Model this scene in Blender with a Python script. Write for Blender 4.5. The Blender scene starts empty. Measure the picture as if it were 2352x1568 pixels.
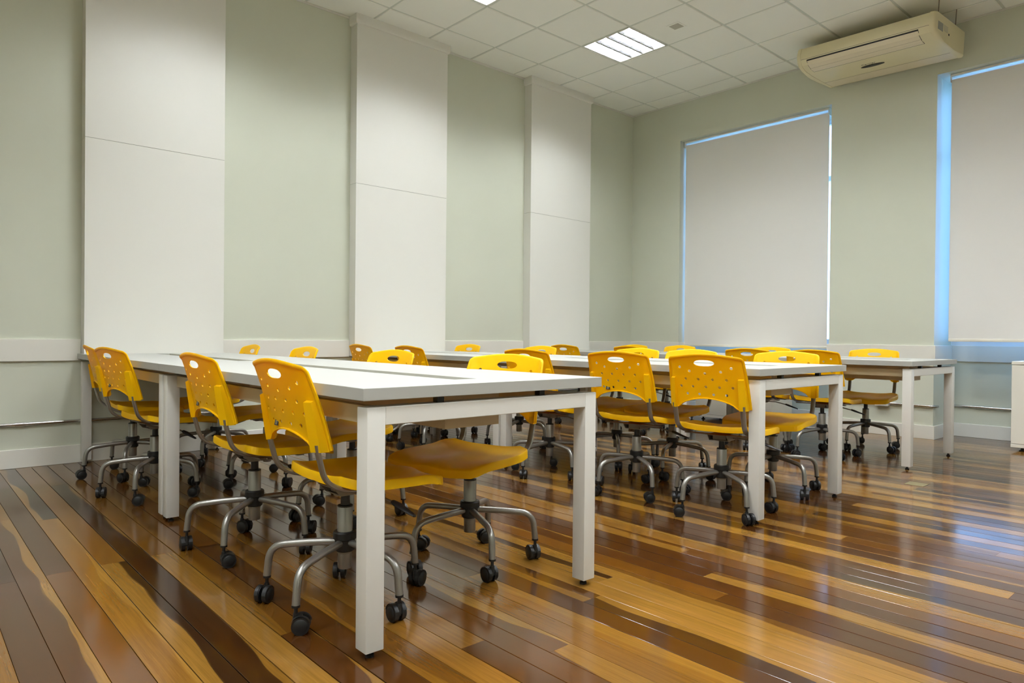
import bpy, bmesh, math, random
from mathutils import Vector, Matrix
from mathutils.geometry import delaunay_2d_cdt

sc = bpy.context.scene
C = sc.collection
rad = math.radians

# ------------------------------------------------------------------ camera, world, exposure
cam = bpy.data.cameras.new('camera')
cam.sensor_width = 36.0
cam.lens = 36.0 * 1587.54 / 2352.0
cam.clip_start = 0.05
co = bpy.data.objects.new('camera', cam)
C.objects.link(co)
YAW, PIT, ROL = -0.8407, -0.0067, 0.0093
fw = Vector((math.cos(PIT) * math.sin(YAW), math.cos(PIT) * math.cos(YAW), math.sin(PIT)))
rt0 = Vector((math.cos(YAW), -math.sin(YAW), 0))
up0 = rt0.cross(fw)
rt = math.cos(ROL) * rt0 + math.sin(ROL) * up0
up = -math.sin(ROL) * rt0 + math.cos(ROL) * up0
M = Matrix((rt, up, -fw)).transposed().to_4x4()
M.translation = Vector((5.629, -7.102, 0.906))
co.matrix_world = M
sc.camera = co

world = bpy.data.worlds.new('sky')
sc.world = world
world.use_nodes = True
wn = world.node_tree
bg = wn.nodes['Background']
bg.inputs['Color'].default_value = (0.27, 0.52, 1.0, 1)
bg.inputs['Strength'].default_value = 5.0

sc.view_settings.view_transform = 'Standard'
sc.view_settings.look = 'None'
sc.view_settings.gamma = 1
sc.view_settings.use_curve_mapping = False
sc.view_settings.exposure = 0.70
sc.cycles.use_denoising = True
sc.cycles.max_bounces = 10
sc.cycles.diffuse_bounces = 6
sc.cycles.sample_clamp_indirect = 6.0

LAMP_COLOR = (0.97, 1.02, 1.06)
LAMP_POWER = 8.8
TUBE_STRENGTH = 50.0

# ------------------------------------------------------------------ room numbers (metres)
ZC = 3.759                      # ceiling height
RX1, RY0, NY = 8.4, -9.9, 0.48  # right wall, rear wall, niche back
GX, GY, G = -0.2072, -2.6783, 0.6

# ------------------------------------------------------------------ helpers
def srgb(r, g, b):
    f = lambda c: ((c / 255 + 0.055) / 1.055) ** 2.4 if c / 255 > 0.04045 else c / 255 / 12.92
    return (f(r), f(g), f(b), 1)

def mat(name, col, rough=0.5, metal=0.0, spec=0.5, coat=0.0, bump=0.0, bscale=200.0, vary=0.0, vscale=3.0):
    m = bpy.data.materials.new(name); m.use_nodes = True
    nt = m.node_tree; b = nt.nodes['Principled BSDF']
    b.inputs['Base Color'].default_value = col
    b.inputs['Roughness'].default_value = rough
    b.inputs['Metallic'].default_value = metal
    b.inputs['Specular IOR Level'].default_value = spec
    b.inputs['Coat Weight'].default_value = coat
    b.inputs['Coat Roughness'].default_value = 0.1
    tc = nt.nodes.new('ShaderNodeTexCoord')
    if bump:
        n = nt.nodes.new('ShaderNodeTexNoise'); n.inputs['Scale'].default_value = bscale
        n.inputs['Detail'].default_value = 3
        bp = nt.nodes.new('ShaderNodeBump'); bp.inputs['Strength'].default_value = bump
        bp.inputs['Distance'].default_value = 0.002
        nt.links.new(tc.outputs['Object'], n.inputs['Vector'])
        nt.links.new(n.outputs['Fac'], bp.inputs['Height'])
        nt.links.new(bp.outputs['Normal'], b.inputs['Normal'])
    if vary:
        n = nt.nodes.new('ShaderNodeTexNoise'); n.inputs['Scale'].default_value = vscale
        n.inputs['Detail'].default_value = 4
        r = nt.nodes.new('ShaderNodeValToRGB')
        r.color_ramp.elements[0].position = 0.3; r.color_ramp.elements[1].position = 0.7
        r.color_ramp.elements[0].color = tuple(c * (1 - vary) for c in col[:3]) + (1,)
        r.color_ramp.elements[1].color = tuple(min(1, c * (1 + vary * 0.5)) for c in col[:3]) + (1,)
        nt.links.new(tc.outputs['Object'], n.inputs['Vector'])
        nt.links.new(n.outputs['Fac'], r.inputs['Fac'])
        nt.links.new(r.outputs['Color'], b.inputs['Base Color'])
    return m

def emis(name, col, s):
    m = bpy.data.materials.new(name); m.use_nodes = True
    b = m.node_tree.nodes['Principled BSDF']
    b.inputs['Base Color'].default_value = (0.8, 0.8, 0.8, 1)
    b.inputs['Emission Color'].default_value = tuple(col) + (1,)
    b.inputs['Emission Strength'].default_value = s
    return m

def box(bm, x0, x1, y0, y1, z0, z1, bev=0.0, seg=1):
    vs = [bm.verts.new((x, y, z)) for x in (x0, x1) for y in (y0, y1) for z in (z0, z1)]
    f = [(0, 1, 3, 2), (4, 6, 7, 5), (0, 4, 5, 1), (2, 3, 7, 6), (0, 2, 6, 4), (1, 5, 7, 3)]
    fs = [bm.faces.new([vs[i] for i in q]) for q in f]
    if bev:
        es = list({e for q in fs for e in q.edges})
        bmesh.ops.bevel(bm, geom=es, offset=bev, segments=seg, profile=0.5, affect='EDGES')

def cyl(bm, p0, p1, r0, r1=None, n=16, caps=True):
    r1 = r0 if r1 is None else r1
    p0, p1 = Vector(p0), Vector(p1)
    d = (p1 - p0).normalized()
    a = d.orthogonal().normalized(); b = d.cross(a)
    A = [bm.verts.new(p0 + r0 * (math.cos(t) * a + math.sin(t) * b)) for t in [2 * math.pi * i / n for i in range(n)]]
    B = [bm.verts.new(p1 + r1 * (math.cos(t) * a + math.sin(t) * b)) for t in [2 * math.pi * i / n for i in range(n)]]
    for i in range(n):
        bm.faces.new((A[i], A[(i + 1) % n], B[(i + 1) % n], B[i]))
    if caps:
        bm.faces.new(A[::-1]); bm.faces.new(B)

def lathe(bm, prof, n=20, cx=0, cy=0):
    rings = []
    for r, z in prof:
        rings.append([bm.verts.new((cx + r * math.cos(2 * math.pi * i / n), cy + r * math.sin(2 * math.pi * i / n), z)) for i in range(n)])
    for a, b in zip(rings, rings[1:]):
        for i in range(n):
            bm.faces.new((a[i], a[(i + 1) % n], b[(i + 1) % n], b[i]))
    bm.faces.new(rings[0][::-1]); bm.faces.new(rings[-1])

def smooth_path(pts, r=0.03, n=6):
    """round the corners of a polyline"""
    pts = [Vector(p) for p in pts]; out = [pts[0]]
    for i in range(1, len(pts) - 1):
        a, b, c = pts[i - 1], pts[i], pts[i + 1]
        rr = min(r, (b - a).length * 0.49, (c - b).length * 0.49)
        p, q = b + (a - b).normalized() * rr, b + (c - b).normalized() * rr
        for k in range(n + 1):
            t = k / n
            out.append((1 - t) ** 2 * p + 2 * t * (1 - t) * b + t * t * q)
    out.append(pts[-1]); return out

def sweep(bm, pts, rx, ry=None, n=12, ref=None):
    ry = rx if ry is None else ry
    pts = [Vector(p) for p in pts]
    ref = Vector(ref) if ref else None
    rings = []; prev = None
    for i, p in enumerate(pts):
        t = (pts[min(i + 1, len(pts) - 1)] - pts[max(i - 1, 0)]).normalized()
        if ref is not None: a = (ref - t * ref.dot(t)).normalized()
        elif prev is None: a = t.orthogonal().normalized()
        else: a = (prev - t * prev.dot(t)).normalized()
        prev = a; b = t.cross(a)
        rings.append([bm.verts.new(p + rx * math.cos(2 * math.pi * k / n) * a + ry * math.sin(2 * math.pi * k / n) * b) for k in range(n)])
    for A, B in zip(rings, rings[1:]):
        for k in range(n):
            bm.faces.new((A[k], A[(k + 1) % n], B[(k + 1) % n], B[k]))
    bm.faces.new(rings[0][::-1]); bm.faces.new(rings[-1])

def mesh(bm, name, m, smooth=False, ang=35):
    bmesh.ops.recalc_face_normals(bm, faces=bm.faces)
    me = bpy.data.meshes.new(name); bm.to_mesh(me); bm.free()
    if m: me.materials.append(m)
    if smooth:
        for p in me.polygons: p.use_smooth = True
        me.set_sharp_from_angle(angle=rad(ang))
    return me

def put(name, me, parent=None, loc=None, rot=None, **props):
    o = bpy.data.objects.new(name, me); C.objects.link(o)
    if parent: o.parent = parent
    if loc is not None: o.location = loc
    if rot is not None: o.rotation_euler = rot
    for k, v in props.items(): o[k] = v
    return o

def B(name, m, boxes, parent=None, bev=0.0, seg=1, smooth=False, **props):
    bm = bmesh.new()
    for b in boxes: box(bm, *b, bev=bev, seg=seg)
    return put(name, mesh(bm, name, m, smooth), parent, **props)

def thing(name, label, cat, loc=(0, 0, 0), rz=0.0, group=None, me=None):
    o = bpy.data.objects.new(name, me); C.objects.link(o)
    o.location = loc; o.rotation_euler = (0, 0, rz)
    o['label'] = label; o['category'] = cat
    if group: o['group'] = group
    return o

# ------------------------------------------------------------------ materials
M_sage = mat('sage wall paint', srgb(204, 207, 190), 0.55, bump=0.12, bscale=350, vary=0.03, vscale=1.2)
M_white = mat('off white panel', srgb(222, 221, 213), 0.5, bump=0.04, bscale=300)
M_rail = mat('cream rail paint', srgb(226, 224, 214), 0.42)
M_ceil = mat('mineral ceiling tile', srgb(240, 241, 233), 0.9, bump=0.4, bscale=900)
M_grid = mat('ceiling grid', srgb(205, 210, 200), 0.6)
M_top = mat('white laminate', srgb(171, 171, 164), 0.5, spec=0.3, vary=0.015)
M_frame = mat('white painted steel', srgb(214, 212, 204), 0.42, bump=0.05, bscale=600)
M_beige = mat('beige steel tray', srgb(196, 180, 146), 0.5)
M_lid = mat('tray lid', srgb(176, 172, 152), 0.6)
M_dark = mat('black plastic', srgb(17, 17, 17), 0.45, bump=0.08, bscale=700)
M_black = mat('black rubber foot', srgb(16, 16, 16), 0.7)
M_silver = mat('silver painted tube', srgb(150, 148, 142), 0.33, metal=0.75, bump=0.03, bscale=900)
M_steel = mat('grey steel plate', srgb(128, 120, 108), 0.4, metal=0.5)
M_yellow = mat('yellow polypropylene', srgb(255, 207, 0), 0.42, spec=0.28, bump=0.14, bscale=1400)
M_chrome = mat('galvanised conduit', srgb(200, 198, 195), 0.22, metal=1.0)
M_ac = mat('aged cream plastic', srgb(220, 210, 172), 0.35, vary=0.03, vscale=4)
M_ac2 = mat('pale vane plastic', srgb(222, 210, 182), 0.4)
M_blind = mat('blind fabric', srgb(232, 230, 224), 0.85, bump=0.2, bscale=1500)
nt_ = M_blind.node_tree; tl_ = nt_.nodes.new('ShaderNodeBsdfTranslucent'); mx_ = nt_.nodes.new('ShaderNodeMixShader')
tl_.inputs['Color'].default_value = (0.85, 0.8, 0.72, 1); mx_.inputs[0].default_value = 0.055
nt_.links.new(nt_.nodes['Principled BSDF'].outputs[0], mx_.inputs[1]); nt_.links.new(tl_.outputs[0], mx_.inputs[2])
nt_.links.new(mx_.outputs[0], nt_.nodes['Material Output'].inputs[0])
M_alu = mat('louvre aluminium', srgb(170, 170, 172), 0.22, metal=0.7)
M_cab = mat('cream cabinet', srgb(226, 222, 208), 0.45)
M_wf = mat('window frame paint', srgb(225, 228, 230), 0.4)
M_brass = mat('floor box brass', srgb(128, 118, 82), 0.45, metal=0.4)
M_tube = emis('fluorescent tube', (0.97, 1.01, 1.07), TUBE_STRENGTH)
M_sub = mat('dark floor joint', srgb(30, 20, 12), 0.9)
M_joint = mat('panel joint', srgb(120, 118, 105), 0.8)

def glass_mat():
    m = bpy.data.materials.new('window glass'); m.use_nodes = True
    nt = m.node_tree; nt.nodes.clear()
    o = nt.nodes.new('ShaderNodeOutputMaterial'); mx = nt.nodes.new('ShaderNodeMixShader')
    t = nt.nodes.new('ShaderNodeBsdfTransparent'); g = nt.nodes.new('ShaderNodeBsdfGlossy')
    f = nt.nodes.new('ShaderNodeFresnel'); g.inputs['Roughness'].default_value = 0.02
    t.inputs['Color'].default_value = (0.9, 0.95, 0.97, 1)
    nt.links.new(f.outputs[0], mx.inputs[0]); nt.links.new(t.outputs[0], mx.inputs[1])
    nt.links.new(g.outputs[0], mx.inputs[2]); nt.links.new(mx.outputs[0], o.inputs[0])
    return m
M_glass = glass_mat()

def translucent_mat():
    m = bpy.data.materials.new('thin blind fabric'); m.use_nodes = True
    nt = m.node_tree; nt.nodes.clear()
    o = nt.nodes.new('ShaderNodeOutputMaterial'); mx = nt.nodes.new('ShaderNodeMixShader')
    t = nt.nodes.new('ShaderNodeBsdfTranslucent'); g = nt.nodes.new('ShaderNodeBsdfDiffuse')
    t.inputs['Color'].default_value = (0.8, 0.8, 0.8, 1); g.inputs['Color'].default_value = (0.8, 0.8, 0.78, 1)
    mx.inputs[0].default_value = 0.5
    nt.links.new(t.outputs[0], mx.inputs[1]); nt.links.new(g.outputs[0], mx.inputs[2]); nt.links.new(mx.outputs[0], o.inputs[0])
    return m
M_thin = translucent_mat()

def wood_mat():
    m = bpy.data.materials.new('varnished hardwood'); m.use_nodes = True
    nt = m.node_tree; L = nt.links.new; N = nt.nodes.new
    b = nt.nodes['Principled BSDF']
    uv = N('ShaderNodeUVMap'); uv.uv_map = 'UVMap'
    sep = N('ShaderNodeSeparateXYZ'); L(uv.outputs[0], sep.inputs[0])
    at = N('ShaderNodeAttribute'); at.attribute_name = 'seed'
    seed = at.outputs['Fac']
    def math_(op, a, b_, c=None):
        n = N('ShaderNodeMath'); n.operation = op
        for i, v in enumerate((a, b_, c)):
            if v is None: continue
            if isinstance(v, (int, float)): n.inputs[i].default_value = v
            else: L(v, n.inputs[i])
        return n.outputs[0]
    def vec(x, y, z):
        n = N('ShaderNodeCombineXYZ')
        for i, v in enumerate((x, y, z)):
            if isinstance(v, (int, float)): n.inputs[i].default_value = v
            else: L(v, n.inputs[i])
        return n.outputs[0]
    def noise(v, s=1.0, d=3, rough=0.5):
        n = N('ShaderNodeTexNoise'); n.inputs['Scale'].default_value = s; n.inputs['Detail'].default_value = d
        n.inputs['Roughness'].default_value = rough
        L(v, n.inputs['Vector']); return n.outputs['Fac']
    u, v = sep.outputs[0], sep.outputs[1]
    s100 = math_('MULTIPLY', seed, 137.0)
    frac2 = math_('FRACT', math_('MULTIPLY', seed, 7.31), 0)
    frac3 = math_('FRACT', math_('MULTIPLY', seed, 13.77), 0)
    # heartwood colour of the plank
    r = N('ShaderNodeValToRGB'); L(seed, r.inputs[0]); e = r.color_ramp.elements
    cols = [(0.0, (40, 23, 9)), (0.17, (70, 39, 11)), (0.34, (49, 28, 11)), (0.48, (90, 54, 13)),
            (0.62, (66, 38, 12)), (0.76, (98, 63, 18)), (0.88, (116, 79, 27)), (1.0, (134, 96, 40))]
    e[0].position, e[0].color = 0.0, srgb(*cols[0][1]); e[1].position, e[1].color = 1.0, srgb(*cols[-1][1])
    for p, c in cols[1:-1]:
        k = e.new(p); k.color = srgb(*c)
    # sapwood: the light strip with a wavy border that some planks have
    n1 = noise(vec(math_('MULTIPLY', u, 1.4), math_('MULTIPLY', v, 0.25), s100), 1.0, 2)
    w = math_('ADD', v, math_('MULTIPLY', math_('SUBTRACT', n1, 0.5), 1.5))
    thr = math_('MULTIPLY_ADD', frac2, 1.9, 0.2)
    mr = N('ShaderNodeMapRange'); mr.interpolation_type = 'SMOOTHSTEP'
    L(math_('SUBTRACT', w, thr), mr.inputs['Value'])
    mr.inputs['From Min'].default_value = -0.03; mr.inputs['From Max'].default_value = 0.05
    sap = N('ShaderNodeMix'); sap.data_type = 'RGBA'
    L(math_('MULTIPLY', mr.outputs[0], 0.9), sap.inputs['Factor']); L(r.outputs[0], sap.inputs[6])
    sc2 = N('ShaderNodeMix'); sc2.data_type = 'RGBA'; L(frac3, sc2.inputs['Factor'])
    sc2.inputs[6].default_value = srgb(132, 96, 38); sc2.inputs[7].default_value = srgb(108, 72, 20)
    L(sc2.outputs[2], sap.inputs[7])
    # grain
    gr = noise(vec(math_('MULTIPLY', u, 3.0), math_('MULTIPLY', v, 9.0), s100), 1.0, 6, 0.65)
    fine = noise(vec(math_('MULTIPLY', u, 14.0), math_('MULTIPLY', v, 60.0), s100), 1.0, 3, 0.6)
    g1 = math_('MULTIPLY_ADD', gr, 0.9, 0.55)
    g2 = math_('MULTIPLY_ADD', fine, 0.4, 0.8)
    g = math_('MULTIPLY', g1, g2)
    mul = N('ShaderNodeMix'); mul.data_type = 'RGBA'; mul.blend_type = 'MULTIPLY'; mul.inputs['Factor'].default_value = 1
    cg = N('ShaderNodeCombineColor')
    for i in range(3): L(g, cg.inputs[i])
    L(sap.outputs[2], mul.inputs[6]); L(cg.outputs[0], mul.inputs[7])
    # dark knots here and there
    kn = noise(vec(math_('MULTIPLY', u, 5.0), math_('MULTIPLY', v, 1.6), s100), 1.0, 1)
    km = N('ShaderNodeMapRange'); L(kn, km.inputs['Value']); km.inputs['From Min'].default_value = 0.80; km.inputs['From Max'].default_value = 0.83
    dk = N('ShaderNodeMix'); dk.data_type = 'RGBA'; L(km.outputs[0], dk.inputs['Factor']); L(mul.outputs[2], dk.inputs[6])
    dk.inputs[7].default_value = srgb(58, 30, 12)
    L(dk.outputs[2], b.inputs['Base Color'])
    # varnish
    tc = N('ShaderNodeTexCoord')
    rn = noise(tc.outputs['Object'], 2.2, 3)
    L(math_('MULTIPLY_ADD', rn, 0.16, 0.06), b.inputs['Roughness'])
    b.inputs['Specular IOR Level'].default_value = 0.55
    b.inputs['IOR'].default_value = 1.52
    big = noise(vec(math_('MULTIPLY', u, 1.6), math_('MULTIPLY', v, 0.8), s100), 1.0, 1)
    bp = N('ShaderNodeBump'); bp.inputs['Strength'].default_value = 0.30; bp.inputs['Distance'].default_value = 0.003
    L(math_('MULTIPLY_ADD', fine, 0.008, big), bp.inputs['Height']); L(bp.outputs[0], b.inputs['Normal'])
    return m
M_wood = wood_mat()

# ------------------------------------------------------------------ floor: planks running across the room
floor = B('floor', M_sub, [(-0.02, RX1, RY0, NY + 0.02, -0.10, -0.014)], kind='structure')
rng = random.Random(11)
PW = 0.0895
CAMP = Vector((5.629, -7.102, 0))
planks = []
row = 0
y = RY0
while y < NY:
    y1 = min(y + PW, NY + 0.01)
    base = 2.56 if row % 2 == 0 else 2.56 + 1.35
    Lp = 2.7
    xs = [0.0]
    k = math.ceil((0.05 - base) / Lp)
    while base + k * Lp < RX1 - 0.2:
        j = 0 if (abs(base + k * Lp - 2.56) < 0.01 and y < -6) else rng.uniform(-0.45, 0.45)
        xx = base + k * Lp + j
        if xx > 0.3: xs.append(xx)
        k += 1
    xs.append(RX1)
    for a, b in zip(xs, xs[1:]):
        planks.append((a, b, y, y1, rng.random()))
    y += PW; row += 1

def plank_geo(bm, P, uvl, sl, ox=0, oy=0):
    x0, x1, y0, y1, s = P
    c = 0.0009; dz = 0.0
    g = 0.0006 + 0.0012 * (math.sin(y0 * 417.3) * 0.5 + 0.5) ** 2
    O = [(x0 + g * .3, y0 + g), (x1 - g * .3, y0 + g), (x1 - g * .3, y1 - g), (x0 + g * .3, y1 - g)]
    I = [(x0 + g * .3 + c * .3, y0 + g + c), (x1 - g * .3 - c * .3, y0 + g + c), (x1 - g * .3 - c * .3, y1 - g - c), (x0 + g * .3 + c * .3, y1 - g - c)]
    lo = [bm.verts.new((x - ox, yy - oy, -0.014)) for x, yy in O]
    md = [bm.verts.new((x - ox, yy - oy, dz - 0.0003)) for x, yy in O]
    hi = [bm.verts.new((x - ox, yy - oy, dz)) for x, yy in I]
    fs = [bm.faces.new(hi)]
    for i in range(4):
        j = (i + 1) % 4
        fs.append(bm.faces.new((md[i], md[j], hi[j], hi[i]))); fs.append(bm.faces.new((lo[i], lo[j], md[j], md[i])))
    flip = s * 91 % 1 > 0.5
    for v in lo + md + hi: v[sl] = s
    for f in fs:
        for lp in f.loops:
            vx, vy = lp.vert.co.x + ox, lp.vert.co.y + oy
            t = (vy - y0) / (y1 - y0)
            lp[uvl].uv = (vx, 1 - t if flip else t)

def plank_mesh(Ps, ox, oy):
    bm = bmesh.new(); uvl = bm.loops.layers.uv.new('UVMap'); sl = bm.verts.layers.float.new('seed')
    for P in Ps: plank_geo(bm, P, uvl, sl, ox, oy)
    me = bpy.data.meshes.new('plank'); bm.to_mesh(me); bm.free(); me.materials.append(M_wood)
    return me

def pdist(P):
    px = min(max(CAMP.x, P[0]), P[1]); py = (P[2] + P[3]) / 2
    best = 99
    for i in range(12):
        q = Vector((P[0] + (P[1] - P[0]) * i / 11, py, 0)) - CAMP
        d = q.dot(fw); s = q.dot(rt)
        if d > 0.6 and abs(s) < 0.80 * d: best = min(best, q.length)
    return best
planks.sort(key=pdist)
near = [P for P in planks if pdist(P) < 6.2][:290]
rest = planks[len(near):]
for P in near:
    cx, cy = (P[0] + P[1]) / 2, (P[2] + P[3]) / 2
    put('floor_plank', plank_mesh([P], cx, cy), floor, loc=(cx, cy, 0))
put('floor_planks', plank_mesh(rest, 0, 0), floor, kind='stuff')

# ------------------------------------------------------------------ ceiling: tiles in a recessed grid
ceiling = B('ceiling', M_grid, [(-0.15, RX1 + 0.15, RY0 - 0.15, NY + 0.2, ZC + 0.14, ZC + 0.26)], kind='structure')
lights_ix = [(2 + 3 * a, 1 - 3 * b) for a in range(4) for b in range(5) if not (a == 0 and b > 2)]   # (column of x, row of y)
xl = [GX + G * i for i in range(0, 16)]
yl = [GY + G * j for j in range(-13, 6)]
W2 = 0.011
def tile_mesh(w, d):
    bm = bmesh.new(); c = 0.004; z0, z1, z2 = ZC, ZC + 0.005, ZC + 0.02
    def rect(i, z): return [bm.verts.new(p) for p in ((-w / 2 + i, -d / 2 + i, z), (w / 2 - i, -d / 2 + i, z), (w / 2 - i, d / 2 - i, z), (-w / 2 + i, d / 2 - i, z))]
    a, b, t = rect(c, z0), rect(0, z1), rect(0, z2)
    bm.faces.new(a[::-1]); bm.faces.new(t)
    for p, q in ((a, b), (b, t)):
        for i in range(4): bm.faces.new((p[i], p[(i + 1) % 4], q[(i + 1) % 4], q[i]))
    return mesh(bm, 'ceiling_tile', M_ceil)
tmesh = {}
for i in range(len(xl) - 1):
    for jj, j in enumerate(range(-13, 5)):
        if (i, j) in lights_ix: continue
        x0, x1 = max(xl[i], 0), min(xl[i + 1], RX1); y0, y1 = max(yl[jj], RY0), min(yl[jj + 1], 0.0)
        if x1 - x0 < 0.05 or y1 - y0 < 0.05: continue
        w, d = x1 - x0 - 2 * W2, y1 - y0 - 2 * W2
        key = (round(w, 3), round(d, 3))
        if key not in tmesh: tmesh[key] = tile_mesh(w, d)
        put('ceiling_tile', tmesh[key], ceiling, loc=((x0 + x1) / 2, (y0 + y1) / 2, 0))
for x in xl:
    if 0 < x < RX1: B('grid_bar', M_grid, [(x - 0.012, x + 0.012, RY0, 0, ZC + 0.007, ZC + 0.03)], ceiling)
for yv in yl:
    if RY0 < yv < 0: B('grid_bar', M_grid, [(0, RX1, yv - 0.012, yv + 0.012, ZC + 0.0065, ZC + 0.0295)], ceiling)

# ------------------------------------------------------------------ walls
B('wall_left', M_sage, [(-0.15, 0, RY0 - 0.15, 0.62, -0.1, ZC + 0.14)], kind='structure')
B('wall_right', M_sage, [(RX1, RX1 + 0.15, RY0 - 0.15, 0.62, -0.1, ZC + 0.14)], kind='structure')
B('wall_rear', M_sage, [(0, RX1, RY0 - 0.15, RY0, -0.1, ZC + 0.14)], kind='structure')
N1 = (0.722, 2.535, 3.300)
N2 = (3.490, 5.303, 3.335)
NB = 0.862
B('wall_window', M_sage, [
    (0, N1[0], 0, 0.62, -0.1, ZC + 0.14),
    (N1[1], N2[0], 0, 0.62, -0.1, ZC + 0.14),
    (N2[1], RX1, 0, 0.62, -0.1, ZC + 0.14),
    (N1[0], N1[1], 0, 0.62, N1[2], ZC + 0.14),
    (N2[0], N2[1], 0, 0.62, N2[2], ZC + 0.14),
    (N1[0], N1[1], NY, 0.62, -0.1, NB - 0.004),
    (N2[0], N2[1], NY, 0.62, -0.1, NB - 0.004)], kind='structure')

# pilaster cladding on the left wall (trim), each of two stacked panels
def pilaster(idx, y0, y1, zj, crown):
    x1 = 0.11
    p = B('trim_%d' % idx, M_joint, [(0, x1 - 0.003, y0 + 0.003, y1 - 0.003, 0.722, ZC - 0.001)], kind='structure')
    B('panel', M_white, [(0, x1, y0, y1, 0.72, zj - 0.0012)], p, bev=0.0008)
    B('panel', M_white, [(0, x1, y0, y1, zj + 0.0012, ZC)], p, bev=0.0008)
    if crown:
        bm = bmesh.new()
        d = 0.020
        prof = [(0, ZC - 0.082), (0.012, ZC - 0.078), (0.018, ZC - 0.066), (d, ZC - 0.05), (d, ZC)]
        for (a, b) in zip(prof, prof[1:]):
            def ring(o, z): return [bm.verts.new(q) for q in ((0, y0 - o, z), (x1 + o, y0 - o, z), (x1 + o, y1 + o, z), (0, y1 + o, z))]
            A, Bq = ring(*a), ring(*b)
            for i in range(3): bm.faces.new((A[i], A[i + 1], Bq[i + 1], Bq[i]))
        put('crown', mesh(bm, 'crown', M_white), p)
pilaster(1, -6.122, -5.182, 2.258, False)
pilaster(2, -4.040, -3.045, 2.262, True)
pilaster(3, -1.905, -0.932, 2.272, True)

# chair rail band
RZ0, RZ1, RT = 0.712, 0.862, 0.016
def band(name, boxes): B(name, M_rail, boxes, kind='structure', bev=0.0015)
band('trim_4', [(0, RT, RY0, -6.125, RZ0, RZ1)])
band('trim_5', [(0, RT, -5.179, -4.043, RZ0, RZ1)])
band('trim_6', [(0, RT, -3.042, -1.908, RZ0, RZ1)])
band('trim_7', [(0, RT, -0.929, 0, RZ0, RZ1)])
band('trim_8', [(0, N1[0] + RT, -RT, 0, RZ0, RZ1), (N1[0], N1[0] + RT, 0, NY, RZ0, RZ1),
                (N1[0] + RT, N1[1] - RT, NY - RT, NY, RZ0, RZ1), (N1[1] - RT, N1[1], 0, NY, RZ0, RZ1),
                (N1[1] - RT, N2[0] + RT, -RT, 0, RZ0, RZ1), (N2[0], N2[0] + RT, 0, NY, RZ0, RZ1),
                (N2[0] + RT, N2[1] - RT, NY - RT, NY, RZ0, RZ1), (N2[1] - RT, N2[1], 0, NY, RZ0, RZ1),
                (N2[1] - RT, RX1, -RT, 0, RZ0, RZ1)])
BH, BT = 0.125, 0.014
B('baseboard_left', M_rail, [(0, BT, RY0, 0, 0, BH)], kind='structure', bev=0.002)
B('baseboard_window', M_rail, [(0, N1[0] + BT, -BT, 0, 0, BH), (N1[0], N1[0] + BT, 0, NY, 0, BH),
                (N1[0] + BT, N1[1] - BT, NY - BT, NY, 0, BH), (N1[1] - BT, N1[1], 0, NY, 0, BH),
                (N1[1] - BT, N2[0] + BT, -BT, 0, 0, BH), (N2[0], N2[0] + BT, 0, NY, 0, BH),
                (N2[0] + BT, N2[1] - BT, NY - BT, NY, 0, BH), (N2[1] - BT, N2[1], 0, NY, 0, BH),
                (N2[1] - BT, RX1, -BT, 0, 0, BH)], kind='structure', bev=0.002)
# slim perimeter angle under the ceiling
B('trim_9', M_white, [(0, 0.006, RY0, -4.062, ZC - 0.016, ZC + 0.02), (0, 0.006, -3.024, -1.927, ZC - 0.016, ZC + 0.02), (0, 0.006, -0.91, 0, ZC - 0.016, ZC + 0.02)], kind='structure')
B('trim_10', M_white, [(0.006, RX1, -0.006, 0, ZC - 0.012, ZC + 0.02)], kind='structure')

# windows behind the blinds
def window(idx, N, bars):
    x0, x1, zt = N
    w = B('window_%d' % idx, M_wf, [(x0, x1, NY - 0.002, NY + 0.10, NB, NB + 0.05), (x0, x1, NY + 0.02, NY + 0.08, zt - 0.05, zt),
                                     (x0, x0 + 0.05, NY + 0.02, NY + 0.08, NB + 0.05, zt - 0.05), (x1 - 0.05, x1, NY + 0.02, NY + 0.08, NB + 0.05, zt - 0.05)], kind='structure')
    z_t = NB + (zt - NB) * 0.74
    B('window_bar', M_wf, [(x0 + 0.05, x1 - 0.05, NY + 0.025, NY + 0.075, z_t - 0.025, z_t + 0.025)], w)
    cx = [x0 + 0.05 + (x1 - x0 - 0.1) * k / bars for k in range(bars + 1)]
    for c in cx[1:-1]:
        B('window_bar', M_wf, [(c - 0.02, c + 0.02, NY + 0.028, NY + 0.072, NB + 0.05, z_t - 0.025)], w)
        B('window_bar', M_wf, [(c - 0.02, c + 0.02, NY + 0.028, NY + 0.072, z_t + 0.025, zt - 0.05)], w)
    for a, b in zip(cx, cx[1:]):
        a2 = a + (0.02 if a > cx[0] + 0.01 else 0); b2 = b - (0.02 if b < cx[-1] - 0.01 else 0)
        B('pane', M_glass, [(a2, b2, NY + 0.048, NY + 0.052, NB + 0.05, z_t - 0.025)], w)
        B('pane', M_glass, [(a2, b2, NY + 0.048, NY + 0.052, z_t + 0.025, zt - 0.05)], w)
    lt = bpy.data.lights.new('window_portal', 'AREA'); lt.shape = 'RECTANGLE'
    lt.size = x1 - x0 - 0.1; lt.size_y = zt - NB - 0.1; lt.cycles.is_portal = True
    lo = put('window_portal', lt, loc=((x0 + x1) / 2, NY + 0.09, (zt + NB) / 2), rot=(rad(-90), 0, 0))
window(1, N1, 3)
window(2, N2, 3)

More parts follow.
